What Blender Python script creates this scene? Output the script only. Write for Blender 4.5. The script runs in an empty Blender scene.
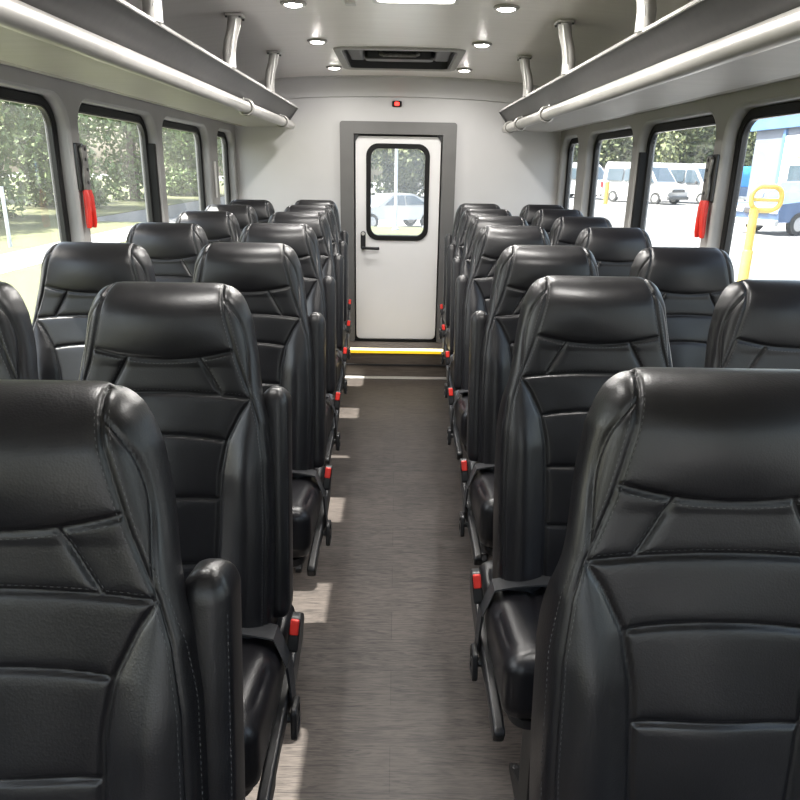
import bpy, bmesh, math, random
import numpy as np
from mathutils import Vector, Matrix
C = bpy.context.scene.collection
PI = math.pi
R = math.radians
random.seed(7)
ZC = 1.48            # camera height above the bus floor
GZ = -0.42           # street level outside


# ------------------------------------------------------------------ materials
def mat(name, col, rough=.5, metal=0., spec=.5, emit=None, es=0., coat=0.):
    m = bpy.data.materials.new(name); m.use_nodes = True
    b = m.node_tree.nodes['Principled BSDF']
    b.inputs['Base Color'].default_value = (*col, 1)
    b.inputs['Roughness'].default_value = rough
    b.inputs['Metallic'].default_value = metal
    b.inputs['Specular IOR Level'].default_value = spec
    b.inputs['Coat Weight'].default_value = coat
    if emit:
        b.inputs['Emission Color'].default_value = (*emit, 1)
        b.inputs['Emission Strength'].default_value = es
    return m


def nd(m, t, **kw):
    n = m.node_tree.nodes.new(t)
    for k, v in kw.items():
        if k in n.inputs: n.inputs[k].default_value = v
        else: setattr(n, k, v)
    return n


def lk(m, a, b): m.node_tree.links.new(a, b)


def bsdf(m): return m.node_tree.nodes['Principled BSDF']


def bump(m, scale, strength, dist, kind='ShaderNodeTexNoise', vec=None, detail=3):
    tc = nd(m, 'ShaderNodeTexCoord')
    n = nd(m, kind); n.inputs['Scale'].default_value = scale
    if 'Detail' in n.inputs: n.inputs['Detail'].default_value = detail
    lk(m, tc.outputs['Object'], n.inputs['Vector'])
    b = nd(m, 'ShaderNodeBump'); b.inputs['Strength'].default_value = strength; b.inputs['Distance'].default_value = dist
    lk(m, n.outputs[0], b.inputs['Height']); lk(m, b.outputs[0], bsdf(m).inputs['Normal'])
    return n


def vary(m, c1, c2, scale, detail=4, stretch=(1, 1, 1), lo=.35, hi=.65, coord='Object'):
    tc = nd(m, 'ShaderNodeTexCoord'); mp = nd(m, 'ShaderNodeMapping'); mp.inputs['Scale'].default_value = stretch
    n = nd(m, 'ShaderNodeTexNoise'); n.inputs['Scale'].default_value = scale; n.inputs['Detail'].default_value = detail
    lk(m, tc.outputs[coord], mp.inputs[0]); lk(m, mp.outputs[0], n.inputs['Vector'])
    r = nd(m, 'ShaderNodeValToRGB'); r.color_ramp.elements[0].position = lo; r.color_ramp.elements[1].position = hi
    r.color_ramp.elements[0].color = (*c1, 1); r.color_ramp.elements[1].color = (*c2, 1)
    lk(m, n.outputs['Fac'], r.inputs[0]); lk(m, r.outputs[0], bsdf(m).inputs['Base Color'])
    return r


M = {}
m = M['leather'] = mat('black_leather', (.012, .012, .013), .4, spec=.5)
vary(m, (.0048, .0045, .0057), (.0075, .0071, .0088), 9)
tc = nd(m, 'ShaderNodeTexCoord')
v1 = nd(m, 'ShaderNodeTexVoronoi'); v1.inputs['Scale'].default_value = 420
n1 = nd(m, 'ShaderNodeTexNoise'); n1.inputs['Scale'].default_value = 110; n1.inputs['Detail'].default_value = 5
n2 = nd(m, 'ShaderNodeTexNoise'); n2.inputs['Scale'].default_value = 14
for n in (v1, n1, n2): lk(m, tc.outputs['Object'], n.inputs['Vector'])
mx = nd(m, 'ShaderNodeMath', operation='MULTIPLY_ADD'); mx.inputs[1].default_value = .8
lk(m, v1.outputs['Distance'], mx.inputs[0]); lk(m, n1.outputs['Fac'], mx.inputs[2])
bp = nd(m, 'ShaderNodeBump'); bp.inputs['Strength'].default_value = .15; bp.inputs['Distance'].default_value = .001
lk(m, mx.outputs[0], bp.inputs['Height']); lk(m, bp.outputs[0], bsdf(m).inputs['Normal'])
rr = nd(m, 'ShaderNodeMapRange'); rr.inputs['From Min'].default_value = .3; rr.inputs['From Max'].default_value = .7
rr.inputs['To Min'].default_value = .31; rr.inputs['To Max'].default_value = .4
lk(m, n2.outputs['Fac'], rr.inputs['Value']); lk(m, rr.outputs[0], bsdf(m).inputs['Roughness'])

M['thread'] = mat('grey_thread', (.075, .075, .078), .7)
M['plastic'] = mat('black_plastic', (.014, .014, .015), .38); bump(M['plastic'], 300, .1, .001)
M['steel_black'] = mat('black_steel', (.02, .02, .021), .35, .3)
M['webbing'] = mat('belt_webbing', (.022, .022, .024), .6)
n = bump(M['webbing'], 260, .4, .001, 'ShaderNodeTexWave')
M['red'] = mat('red_plastic', (.62, .02, .012), .35)
vary(M['red'], (.55, .022, .014), (.64, .03, .02), 25)
M['wall_grey'] = mat('grey_wall_trim', (.2, .194, .188), .45)
vary(M['wall_grey'], (.255, .248, .24), (.275, .268, .26), 5); 
M['wall_light'] = mat('light_grey_panel', (.55, .53, .505), .5)
vary(M['wall_light'], (.475, .468, .468), (.5, .493, .492), 3)
M['ceiling'] = mat('satin_ceiling_panel', (.34, .315, .29), .3)
vary(M['ceiling'], (.84, .805, .775), (.88, .845, .815), 4, stretch=(1, 8, 1))
M['soffit'] = mat('satin_soffit_panel', (.36, .35, .335), .55)
vary(M['soffit'], (.33, .32, .305), (.355, .345, .33), 4, stretch=(1, 6, 1))
M['band'] = mat('glossy_soffit_band', (.5, .48, .45), .22); vary(M['band'], (.48, .46, .43), (.52, .5, .47), 6)  # lighter than the soffit: window light put into its base colour
M['rack_dark'] = mat('charcoal_rack_panel', (.075, .073, .072), .5)
vary(M['rack_dark'], (.036, .035, .035), (.043, .042, .042), 40); 
M['silver'] = mat('silver_tube', (.5, .485, .46), .36, .35)
vary(M['silver'], (.34, .33, .315), (.38, .37, .35), 12)
M['bright_edge'] = mat('polished_edge', (.8, .79, .77), .25, .6); vary(M['bright_edge'], (.78, .77, .75), (.82, .81, .79), 12)
M['rubber'] = mat('black_rubber', (.008, .008, .008), .6, spec=.2); bump(M['rubber'], 200, .1, .001)
M['reveal'] = mat('window_reveal', (.5, .495, .49), .4); vary(M['reveal'], (.32, .316, .312), (.35, .346, .342), 6)
M['door_white'] = mat('white_door', (.68, .66, .635), .42); vary(M['door_white'], (.69, .68, .675), (.715, .705, .7), 3)
M['door_frame'] = mat('grey_door_frame', (.13, .127, .124), .4); vary(M['door_frame'], (.105, .103, .1), (.114, .111, .108), 8)
M['step'] = mat('brown_step', (.09, .072, .058), .5); vary(M['step'], (.075, .06, .048), (.105, .085, .07), 10, stretch=(1, 12, 12))
M['alloy'] = mat('alloy_strip', (.6, .58, .55), .35, .6); vary(M['alloy'], (.58, .56, .53), (.62, .6, .57), 20)
M['hatch_dark'] = mat('dark_hatch', (.02, .02, .021), .45); vary(M['hatch_dark'], (.018, .018, .019), (.024, .024, .025), 20)
M['latch_grey'] = mat('grey_latch', (.17, .165, .155), .4, .5); vary(M['latch_grey'], (.12, .115, .11), (.22, .215, .2), 40)
M['lens'] = mat('lamp_lens', (.9, .88, .85), .4, emit=(1, .95, .89), es=40)
M['panel_lens'] = mat('panel_lens', (.9, .9, .88), .4, emit=(1, .96, .9), es=5)
M['strip_white'] = mat('strip_light', (.9, .85, .6), .4, emit=(1, .86, .5), es=3.)
M['strip_yellow'] = mat('yellow_nosing', (.75, .5, .02), .45, emit=(1, .6, .02), es=.35)
M['red_led'] = mat('red_lens', (.6, .02, .02), .3, emit=(1, .03, .02), es=2.2)
M['white_plastic'] = mat('white_plastic', (.7, .69, .67), .4); vary(M['white_plastic'], (.68, .67, .65), (.72, .71, .69), 10)

# wood-look floor, grain across the aisle
m = M['floor'] = mat('wood_floor', (.12, .1, .09), .5, spec=.35)
tc = nd(m, 'ShaderNodeTexCoord'); mp = nd(m, 'ShaderNodeMapping'); mp.inputs['Scale'].default_value = (2.2, 24, 1)
na = nd(m, 'ShaderNodeTexNoise'); na.inputs['Scale'].default_value = 3.2; na.inputs['Detail'].default_value = 8; na.inputs['Roughness'].default_value = .65
na.inputs['Distortion'].default_value = 2.2
lk(m, tc.outputs['Object'], mp.inputs[0]); lk(m, mp.outputs[0], na.inputs['Vector'])
mp2 = nd(m, 'ShaderNodeMapping'); mp2.inputs['Scale'].default_value = (9, 130, 1)
nb = nd(m, 'ShaderNodeTexNoise'); nb.inputs['Scale'].default_value = 2.5; nb.inputs['Detail'].default_value = 4
lk(m, tc.outputs['Object'], mp2.inputs[0]); lk(m, mp2.outputs[0], nb.inputs['Vector'])
bk = nd(m, 'ShaderNodeTexBrick'); bk.inputs['Scale'].default_value = 1; bk.inputs['Mortar Size'].default_value = .0012
bk.inputs['Brick Width'].default_value = 9.; bk.inputs['Row Height'].default_value = .15
bk.inputs['Color1'].default_value = (.42, .42, .42, 1); bk.inputs['Color2'].default_value = (.58, .58, .58, 1); bk.inputs['Mortar'].default_value = (.15, .15, .15, 1)
lk(m, tc.outputs['Object'], bk.inputs['Vector'])
a1 = nd(m, 'ShaderNodeMath', operation='MULTIPLY_ADD'); a1.inputs[1].default_value = .45
lk(m, nb.outputs['Fac'], a1.inputs[0]); lk(m, na.outputs['Fac'], a1.inputs[2])
a2 = nd(m, 'ShaderNodeMath', operation='MULTIPLY_ADD'); a2.inputs[1].default_value = .35
lk(m, bk.outputs['Color'], a2.inputs[0]); lk(m, a1.outputs[0], a2.inputs[2])
cr = nd(m, 'ShaderNodeValToRGB'); cr.color_ramp.elements[0].position = .58; cr.color_ramp.elements[1].position = 1.2
cr.color_ramp.elements[0].position = .7; cr.color_ramp.elements[1].position = 1.1
cr.color_ramp.elements[0].color = (.0095, .0079, .007, 1); cr.color_ramp.elements[1].color = (.06, .0495, .0435, 1)
lk(m, a2.outputs[0], cr.inputs[0]); lk(m, cr.outputs[0], bsdf(m).inputs['Base Color'])
bp = nd(m, 'ShaderNodeBump'); bp.inputs['Strength'].default_value = .2; bp.inputs['Distance'].default_value = .001
lk(m, a2.outputs[0], bp.inputs['Height']); lk(m, bp.outputs[0], bsdf(m).inputs['Normal'])

# window glass: clear pane with a weak mirror
m = M['glass'] = bpy.data.materials.new('window_glass'); m.use_nodes = True
nt = m.node_tree; nt.nodes.remove(bsdf(m)); out = nt.nodes['Material Output']
tr = nd(m, 'ShaderNodeBsdfTransparent'); tr.inputs[0].default_value = (.93, .96, .95, 1)
gl = nd(m, 'ShaderNodeBsdfGlossy'); gl.inputs['Roughness'].default_value = .02
df = nd(m, 'ShaderNodeBsdfTranslucent'); df.inputs[0].default_value = (.6, .62, .6, 1)
lw = nd(m, 'ShaderNodeLayerWeight'); lw.inputs['Blend'].default_value = .5
fp = nd(m, 'ShaderNodeMath', operation='POWER'); fp.inputs[1].default_value = 4.; lk(m, lw.outputs['Facing'], fp.inputs[0])
fr = nd(m, 'ShaderNodeMath', operation='MULTIPLY_ADD'); fr.inputs[1].default_value = .5; fr.inputs[2].default_value = .035; lk(m, fp.outputs[0], fr.inputs[0])
s1 = nd(m, 'ShaderNodeMixShader'); s2 = nd(m, 'ShaderNodeMixShader'); s1.inputs[0].default_value = .10
tcg = nd(m, 'ShaderNodeTexCoord'); ng = nd(m, 'ShaderNodeTexNoise'); ng.inputs['Scale'].default_value = 3
mg = nd(m, 'ShaderNodeMapping'); mg.inputs['Scale'].default_value = (1, 3, .5)
rg = nd(m, 'ShaderNodeMapRange'); rg.inputs['To Min'].default_value = .03; rg.inputs['To Max'].default_value = .08
lk(m, tcg.outputs['Object'], mg.inputs[0]); lk(m, mg.outputs[0], ng.inputs['Vector']); lk(m, ng.outputs['Fac'], rg.inputs['Value']); lk(m, rg.outputs[0], s1.inputs[0])
lk(m, tr.outputs[0], s1.inputs[1]); lk(m, df.outputs[0], s1.inputs[2])
lk(m, fr.outputs[0], s2.inputs[0]); lk(m, s1.outputs[0], s2.inputs[1]); lk(m, gl.outputs[0], s2.inputs[2])
lk(m, s2.outputs[0], out.inputs[0])

def hazy(name, lo, hi):
    g = M['glass'].copy(); g.name = name
    for n in g.node_tree.nodes:
        if n.type == 'MAP_RANGE': n.inputs['To Min'].default_value = lo; n.inputs['To Max'].default_value = hi
    M[name] = g
hazy('glass_left', .02, .05); hazy('glass_door', .16, .24)  # haze: thin on the left panes, heavy on the door's to imitate glare

# outside
M['asphalt'] = mat('lot_asphalt', (.3, .3, .29), .8); vary(M['asphalt'], (.16, .158, .155), (.22, .217, .213), .5, 8)  # plain asphalt grey, mottled at random
M['grass'] = mat('mown_grass', (.24, .3, .07), .8); vary(M['grass'], (.05, .056, .014), (.07, .074, .02), 1.2, 8)
M['path'] = mat('pale_concrete', (.45, .43, .4), .8); vary(M['path'], (.3, .29, .275), (.36, .35, .335), 2)
M['bark'] = mat('bark', (.09, .07, .05), .9); vary(M['bark'], (.07, .055, .04), (.12, .095, .07), 8)
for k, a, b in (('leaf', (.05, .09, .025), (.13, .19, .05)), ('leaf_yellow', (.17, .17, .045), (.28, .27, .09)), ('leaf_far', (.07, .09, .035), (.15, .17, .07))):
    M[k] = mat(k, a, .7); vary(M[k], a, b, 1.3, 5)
M['car_white'] = mat('white_car_paint', (.75, .75, .75), .25, coat=.5); vary(M['car_white'], (.4, .4, .4), (.43, .43, .43), 2)
M['car_blue'] = mat('blue_car_paint', (.05, .09, .18), .3, coat=.4); vary(M['car_blue'], (.045, .085, .17), (.055, .1, .19), 2)
M['tarp'] = mat('bright_blue_body', (.03, .22, .6), .5); vary(M['tarp'], (.025, .2, .56), (.04, .25, .64), 3)
M['car_glass'] = mat('car_window', (.05, .07, .085), .1); vary(M['car_glass'], (.045, .065, .08), (.06, .08, .1), 3)
M['tyre'] = mat('tyre', (.02, .02, .02), .8); vary(M['tyre'], (.018, .018, .018), (.025, .025, .025), 20)
M['hub'] = mat('wheel_hub', (.4, .4, .4), .4, .6); vary(M['hub'], (.36, .36, .36), (.44, .44, .44), 10)
M['car_trim'] = mat('dark_car_trim', (.05, .05, .05), .5); vary(M['car_trim'], (.045, .045, .045), (.06, .06, .06), 10)
M['lamp_clear'] = mat('headlamp', (.8, .78, .72), .15); vary(M['lamp_clear'], (.76, .74, .68), (.84, .82, .76), 10)
M['lamp_red'] = mat('tail_lamp', (.5, .03, .03), .25); vary(M['lamp_red'], (.46, .025, .025), (.54, .04, .04), 10)
M['clad'] = mat('pale_blue_cladding', (.42, .46, .54), .6); vary(M['clad'], (.1, .115, .15), (.115, .13, .165), 1)
M['clad_blue'] = mat('blue_fascia', (.12, .28, .55), .5); vary(M['clad_blue'], (.055, .13, .27), (.07, .15, .3), 2)
M['yellow'] = mat('yellow_paint', (.72, .5, .05), .5); vary(M['yellow'], (.4, .28, .04), (.48, .34, .06), 6)
M['pole'] = mat('pale_blue_pole', (.4, .45, .58), .5); vary(M['pole'], (.38, .43, .56), (.42, .47, .6), 3)
M['pole_white'] = mat('white_pole', (.75, .76, .78), .5); vary(M['pole_white'], (.4, .42, .46), (.44, .46, .5), 3)
M['fence'] = mat('grey_brown_fence', (.3, .25, .22), .8); vary(M['fence'], (.26, .22, .19), (.34, .29, .26), 1)


# ------------------------------------------------------------------ mesh helpers
class MB:
    def __init__(s): s.v = []; s.f = []
    def add(s, vs, fs):
        b = len(s.v); s.v += [tuple(p) for p in vs]; s.f += [tuple(b + i for i in f) for f in fs]; return s
    def box(s, a, b):
        x0, y0, z0 = a; x1, y1, z1 = b
        return s.add([(x0, y0, z0), (x1, y0, z0), (x1, y1, z0), (x0, y1, z0), (x0, y0, z1), (x1, y0, z1), (x1, y1, z1), (x0, y1, z1)],
                     [(3, 2, 1, 0), (4, 5, 6, 7), (0, 1, 5, 4), (1, 2, 6, 5), (2, 3, 7, 6), (3, 0, 4, 7)])
    def loft(s, rings, closed=True, caps=True):
        n = len(rings[0]); b = len(s.v)
        for r in rings: s.v += [tuple(p) for p in r]
        for i in range(len(rings) - 1):
            for j in range(n if closed else n - 1):
                k = (j + 1) % n
                s.f.append((b + i * n + j, b + i * n + k, b + (i + 1) * n + k, b + (i + 1) * n + j))
        if caps and closed:
            s.f.append(tuple(b + j for j in reversed(range(n)))); s.f.append(tuple(b + (len(rings) - 1) * n + j for j in range(n)))
        return s
    def tube(s, pts, r, n=14, caps=True):
        pts = [Vector(p) for p in pts]; rings = []
        rs = r if isinstance(r, (list, tuple)) else [r] * len(pts)
        up = None
        for i, p in enumerate(pts):
            t = ((pts[min(i + 1, len(pts) - 1)] - pts[max(i - 1, 0)])).normalized()
            if up is None: up = Vector((0, 0, 1)) if abs(t.z) < .9 else Vector((1, 0, 0))
            a = t.cross(up).normalized(); c = a.cross(t).normalized(); up = c
            rings.append([p + (a * math.cos(2 * PI * k / n) + c * math.sin(2 * PI * k / n)) * rs[i] for k in range(n)])
        return s.loft(rings, True, caps)
    def lathe(s, prof, n=32, origin=(0, 0, 0), axis='z'):
        rings = []
        for r, h in prof:
            ring = []
            for k in range(n):
                a = 2 * PI * k / n; q = (r * math.cos(a), r * math.sin(a), h)
                if axis == 'x': q = (h, q[0], q[1])
                elif axis == 'y': q = (q[0], h, q[1])
                ring.append((q[0] + origin[0], q[1] + origin[1], q[2] + origin[2]))
            rings.append(ring)
        return s.loft(rings)
    def prism(s, poly, d0, d1, axis='x'):
        def P(a, b, d): return {'x': (d, a, b), 'y': (a, d, b), 'z': (a, b, d)}[axis]
        return s.loft([[P(a, b, d0) for a, b in poly], [P(a, b, d1) for a, b in poly]])
    def frame(s, outer, inner, d0, d1, axis='x'):
        def P(q, d): a, b = q; return {'x': (d, a, b), 'y': (a, d, b), 'z': (a, b, d)}[axis]
        n = len(outer); b0 = len(s.v)
        for loop, d in ((outer, d0), (outer, d1), (inner, d1), (inner, d0)): s.v += [P(q, d) for q in loop]
        for i in range(4):
            for j in range(n):
                k = (j + 1) % n; a = b0 + i * n; c = b0 + ((i + 1) % 4) * n
                s.f.append((a + j, a + k, c + k, c + j))
        return s
    def build(s, name, mt, parent=None, smooth=True, bevel=0., seg=2, angle=35, matrix=None):
        me = bpy.data.meshes.new(name); me.from_pydata(s.v, [], s.f); me.update()
        bm = bmesh.new(); bm.from_mesh(me); bmesh.ops.recalc_face_normals(bm, faces=bm.faces); bm.to_mesh(me); bm.free()
        me.materials.append(mt)
        o = bpy.data.objects.new(name, me); C.objects.link(o)
        if matrix is not None: o.matrix_world = matrix
        if parent is not None: o.parent = parent
        if bevel:
            b = o.modifiers.new('bevel', 'BEVEL'); b.width = bevel; b.segments = seg; b.limit_method = 'ANGLE'; b.angle_limit = R(30)
        if smooth:
            me.shade_smooth()
            try: me.set_sharp_from_angle(angle=R(angle))
            except Exception: pass
        return o


def rrect(a0, a1, b0, b1, r, n=8):
    pts = []
    for ca, cb, s in ((a1 - r, b1 - r, 0), (a0 + r, b1 - r, 90), (a0 + r, b0 + r, 180), (a1 - r, b0 + r, 270)):
        for k in range(n + 1):
            t = R(s + 90 * k / n); pts.append((ca + r * math.cos(t), cb + r * math.sin(t)))
    return pts


def empty(name, loc=(0, 0, 0), rz=0., parent=None):
    o = bpy.data.objects.new(name, None); C.objects.link(o); o.location = loc; o.rotation_euler = (0, 0, rz)
    o.empty_display_size = .1
    if parent: o.parent = parent
    return o


def tag(o, label, cat, group=None, kind=None):
    o['label'] = label; o['category'] = cat
    if group: o['group'] = group
    if kind: o['kind'] = kind
    return o


def structure(o, label=None):
    o['kind'] = 'structure'
    if label: o['label'] = label
    return o


def dup(o, parent=None):
    c = o.copy(); C.objects.link(c)
    if parent is not None: c.parent = parent; c.matrix_parent_inverse = o.matrix_parent_inverse.copy()
    for ch in list(o.children): dup(ch, c)
    return c


# ------------------------------------------------------------------ the seat
ZTOP = 1.272; REC = R(9.5); TMAX = .69; T0 = .062
SX = .965
def table(kx, kv, sm=17):
    t = np.linspace(-.1, .9, 1001); v = np.interp(t, kx, kv)
    k = np.hanning(sm * 2 + 1); k /= k.sum()
    return t, np.convolve(np.pad(v, sm, 'edge'), k, 'valid')
tA = table([0, .03, .06, .14, .185, .207, .25, .32, .45, .7], [.1, .107, .113, .132, .148, .157, .17, .179, .181, .174], 9)
tB = table([.19, .207, .235, .285, .345, .5, .7], [.158, .155, .135, .11, .098, .09, .088], 9)
tW = table([0, .004, .011, .02, .034, .06, .14, .185, .207, .25, .32, .45, .7], [.096, .108, .12, .129, .137, .147, .16, .166, .1695, .181, .189, .191, .185], 6)
A = lambda t: np.interp(t, *tA)
B = lambda t: np.interp(t, *tB)
W = lambda t: np.interp(t, *tW)
def sstep(a, b, x):
    q = np.clip((x - a) / (b - a), 0, 1); return q * q * (3 - 2 * q)
seamH = lambda x: .137 - .019 * (x / .13) ** 2
seamY = lambda x: .196 + .009 * (x / .145) ** 2


def back_surface(t, x=None, phi=None, sgn=1):
    """front surface of the backrest at distance t from the top; x lateral, or phi (0..pi/2) round the side"""
    t = np.asarray(t, float); x0 = A(t) - .003; w = W(t)
    if phi is None:
        xa = np.abs(x); phi = np.arcsin(np.clip((xa - x0) / (w - x0), 0, 1)); X = np.asarray(x, float)
    else:
        xa = x0 + (w - x0) * np.sin(phi); X = sgn * xa
    psi = np.arcsin(np.clip(1 - t / T0, 0, 1))
    Rr = .058 - .02 * sstep(.1, .2, t) + .03 * sstep(.21, .3, t)
    roll = Rr * (1 - np.cos(phi) * np.cos(psi))
    n = .05 - roll
    n = n + .016 * np.sin(PI * np.clip(t / .15, 0, 1)) * np.cos(PI / 2 * np.clip(xa / (A(t) + .02), 0, 1))       # padded headrest
    n = n + .014 * np.sin(PI * np.clip((t - .2) / .5, 0, 1)) * (1 - .6 * sstep(.0, .1, xa))                         # lumbar swell
    s = np.clip((xa - B(t)) / np.maximum(w - B(t), .02), 0, 1)
    n = n + .02 * np.sin(PI * s) ** 1.3 * sstep(.2, .36, t)                             # bolsters
    y = -t * math.sin(REC) - n * math.cos(REC)
    z = ZTOP - t * math.cos(REC) + n * math.sin(REC)
    return np.stack([X + 0 * t, y, z], -1)


def seam_curves():
    cs = {}
    for s in (-1, 1):
        t = np.linspace(.0006, TMAX, 400); cs['edge%d' % s] = back_surface(t, s * A(t))
        t = np.linspace(.028, .207, 90)
        k = (t - .028) / .175; ph = np.radians(4 + 44 * np.clip(np.sin(PI * np.clip(k, 0, 1) ** .8), 0, 1) ** .8)
        cs['gusset%d' % s] = back_surface(t, phi=ph, sgn=s)
        t = np.linspace(.207, TMAX, 220); cs['bolster%d' % s] = back_surface(t, s * B(t))
        x = np.linspace(.066, .104, 40) * SX; t = np.linspace(.132, .197, 40); cs['dart%d' % s] = back_surface(t, s * x)
    x = np.linspace(-.126, .126, 160); cs['head'] = back_surface(seamH(x), x)
    x = np.linspace(-.155, .155, 160); cs['yoke'] = back_surface(seamY(x), x)
    for i, (tc_, c_, h_) in enumerate(((.274, .009, .108), (.39, .004, .094), (.52, -.001, .091))):
        x = np.linspace(-h_, h_, 110) * SX; cs['quilt%d' % i] = back_surface(tc_ + c_ * (x / .1) ** 2, x)
    return cs


def grid_mesh(P):
    nv, nu = P.shape[:2]
    idx = np.arange(nv * nu).reshape(nv, nu)
    return np.stack([idx[:-1, :-1], idx[:-1, 1:], idx[1:, 1:], idx[1:, :-1]], -1).reshape(-1, 4)


def grid_normals(P, flip=1):
    du = np.gradient(P, axis=1); dv = np.gradient(P, axis=0)
    n = np.cross(du, dv); L = np.linalg.norm(n, axis=-1, keepdims=True)
    return flip * n / np.maximum(L, 1e-12)


def seam_push(P, N, cs, groove, gw, puff, pw):
    V = P.reshape(-1, 3); S = np.concatenate(list(cs.values())).astype(np.float32)
    d = np.full(len(V), 9., np.float32); V32 = V.astype(np.float32)
    for i in range(0, len(V), 2000):
        q = V32[i:i + 2000]
        dd = ((q[:, None, :] - S[None]) ** 2).sum(-1); d[i:i + 2000] = np.sqrt(dd.min(1))
    h = -groove * np.exp(-(d / gw) ** 2) + puff * (1 - np.exp(-(d / pw) ** 2))
    return P + N * h.reshape(P.shape[:2])[..., None]


def mesh_from(name, V, F, NV, mt):
    used = np.unique(F); rem = np.full(len(V), -1); rem[used] = np.arange(len(used))
    me = bpy.data.meshes.new(name); me.from_pydata(V[used].tolist(), [], rem[F].tolist()); me.update()
    me.materials.append(mt); me.shade_smooth()
    me.normals_split_custom_set_from_vertices(NV[used].tolist())
    return me


def meshobj(name, me, parent):
    o = bpy.data.objects.new(name, me); C.objects.link(o); o.parent = parent; return o


def stitches(curves, step, size=(.0040, .0009, .0010)):
    mb = MB(); a, b, c = [q / 2 for q in size]
    for pts, nrm in curves:
        seg = np.linalg.norm(np.diff(pts, axis=0), axis=1); L = np.concatenate([[0], np.cumsum(seg)])
        for l in np.arange(step / 2, L[-1], step):
            p = np.array([np.interp(l, L, pts[:, k]) for k in range(3)]); q = np.array([np.interp(min(l + .003, L[-1]), L, pts[:, k]) for k in range(3)])
            p0 = np.array([np.interp(l - .003, L, pts[:, k]) for k in range(3)])
            t = Vector(q - p0)
            if t.length < 1e-6: continue
            t.normalize(); n = Vector([np.interp(l, L, nrm[:, k]) for k in range(3)]).normalized()
            s = t.cross(n).normalized(); p = Vector(p) + n * .0004
            vs = []
            for dt, ds, dn in ((-a, 0, -c), (-a * .6, -b, c * .6), (-a * .6, b, c * .6), (a * .6, -b, c * .6), (a * .6, b, c * .6), (a, 0, -c)):
                vs.append(p + t * dt + s * ds + n * dn)
            mb.add(vs, [(0, 1, 2), (1, 3, 4, 2), (3, 5, 4), (0, 5, 3, 1), (0, 2, 4, 5)])
    return mb


# backrest front, one surface cut into its panels
NU, NV_ = 171, 241
u = np.linspace(-1, 1, NU); v = np.linspace(0, 1, NV_)
tt = np.where(v < .13, T0 * (1 - np.cos(np.clip(v / .13, 0, 1) * PI / 2)), T0 + (TMAX - T0) * (v - .13) / .87)
tt[0] = 1e-5
UU, TT = np.meshgrid(u, tt)
X0 = A(TT) - .003
AX = np.abs(UU)
PHI = np.where(AX > .66, (AX - .66) / .34 * PI / 2, 0)
XX = np.where(AX > .66, X0 + (W(TT) - X0) * np.sin(PHI), AX / .66 * X0)
P = np.empty(UU.shape + (3,))
flat = back_surface(TT, XX)
P = flat.copy(); P[..., 0] = np.sign(UU) * XX
N = grid_normals(P)
if N[120, 85, 1] > 0: N = -N
CS = seam_curves()
P2 = seam_push(P, N, CS, .0042, .0029, .0016, .009)
N2 = grid_normals(P2)
if N2[120, 85, 1] > 0: N2 = -N2
F = grid_mesh(P2); V2 = P2.reshape(-1, 3); NN = N2.reshape(-1, 3)
if np.dot(np.cross(V2[F[8000, 1]] - V2[F[8000, 0]], V2[F[8000, 2]] - V2[F[8000, 0]]), NN[F[8000, 0]]) < 0: F = F[:, ::-1]
fx = (np.sign(UU) * XX).reshape(-1)[F].mean(1); ft = TT.reshape(-1)[F].mean(1); fa = np.abs(fx)
side = np.where(fx < 0, 0, 1)
reg = np.full(len(F), 9)
yk = (ft < seamY(fx)); isA = fa > A(ft)
reg[(ft >= seamY(fx)) & (fa <= B(ft))] = 2
bol = (reg == 9) & ~((ft < .207) | (yk & ~isA))
reg[bol] = 3 + side[bol]
gus = (reg == 9) & isA & (ft < .207)
reg[gus] = 5 + side[gus]
reg[(reg == 9) & (ft < seamH(fx))] = 0
reg[reg == 9] = 1
SEAT = {}
for i, nm in enumerate(('headrest_pad', 'shoulder_panel', 'back_panel', 'side_bolster', 'side_bolster', 'side_gusset', 'side_gusset')):
    SEAT.setdefault(nm, []).append(mesh_from(nm, V2, F[reg == i], NN, M['leather']))
# back shell closing the rear
rim = []
L_ = P2[:, 0]; Rr_ = P2[:, -1]; Tp = P2[0]
nv, nu = 60, 41
sh = np.empty((nv, nu, 3))
rows = np.linspace(0, NV_ - 1, nv).astype(int)
for i, r_ in enumerate(rows):
    a, b = P2[r_, 0], P2[r_, -1]
    for j in range(nu):
        f_ = j / (nu - 1)
        if i == 0: k = f_ * (NU - 1); q = P2[0, int(round(k))]; sh[i, j] = q; continue
        q = a * (1 - f_) + b * f_
        bulge = .045 * math.sqrt(max(0, 1 - (2 * f_ - 1) ** 2)) * min(1, (tt[r_] / .05)) ** .5
        sh[i, j] = q + np.array([0, math.cos(REC), -math.sin(REC)]) * bulge
Fs = grid_mesh(sh); Ns = grid_normals(sh)
if Ns[30, 20, 1] < 0: Ns = -Ns
Vs = sh.reshape(-1, 3); Nsf = Ns.reshape(-1, 3)
if np.dot(np.cross(Vs[Fs[900, 1]] - Vs[Fs[900, 0]], Vs[Fs[900, 2]] - Vs[Fs[900, 0]]), Nsf[Fs[900, 0]]) < 0: Fs = Fs[:, ::-1]
SEAT['back_shell'] = mesh_from('back_shell', Vs, Fs, Nsf, M['plastic'])

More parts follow.
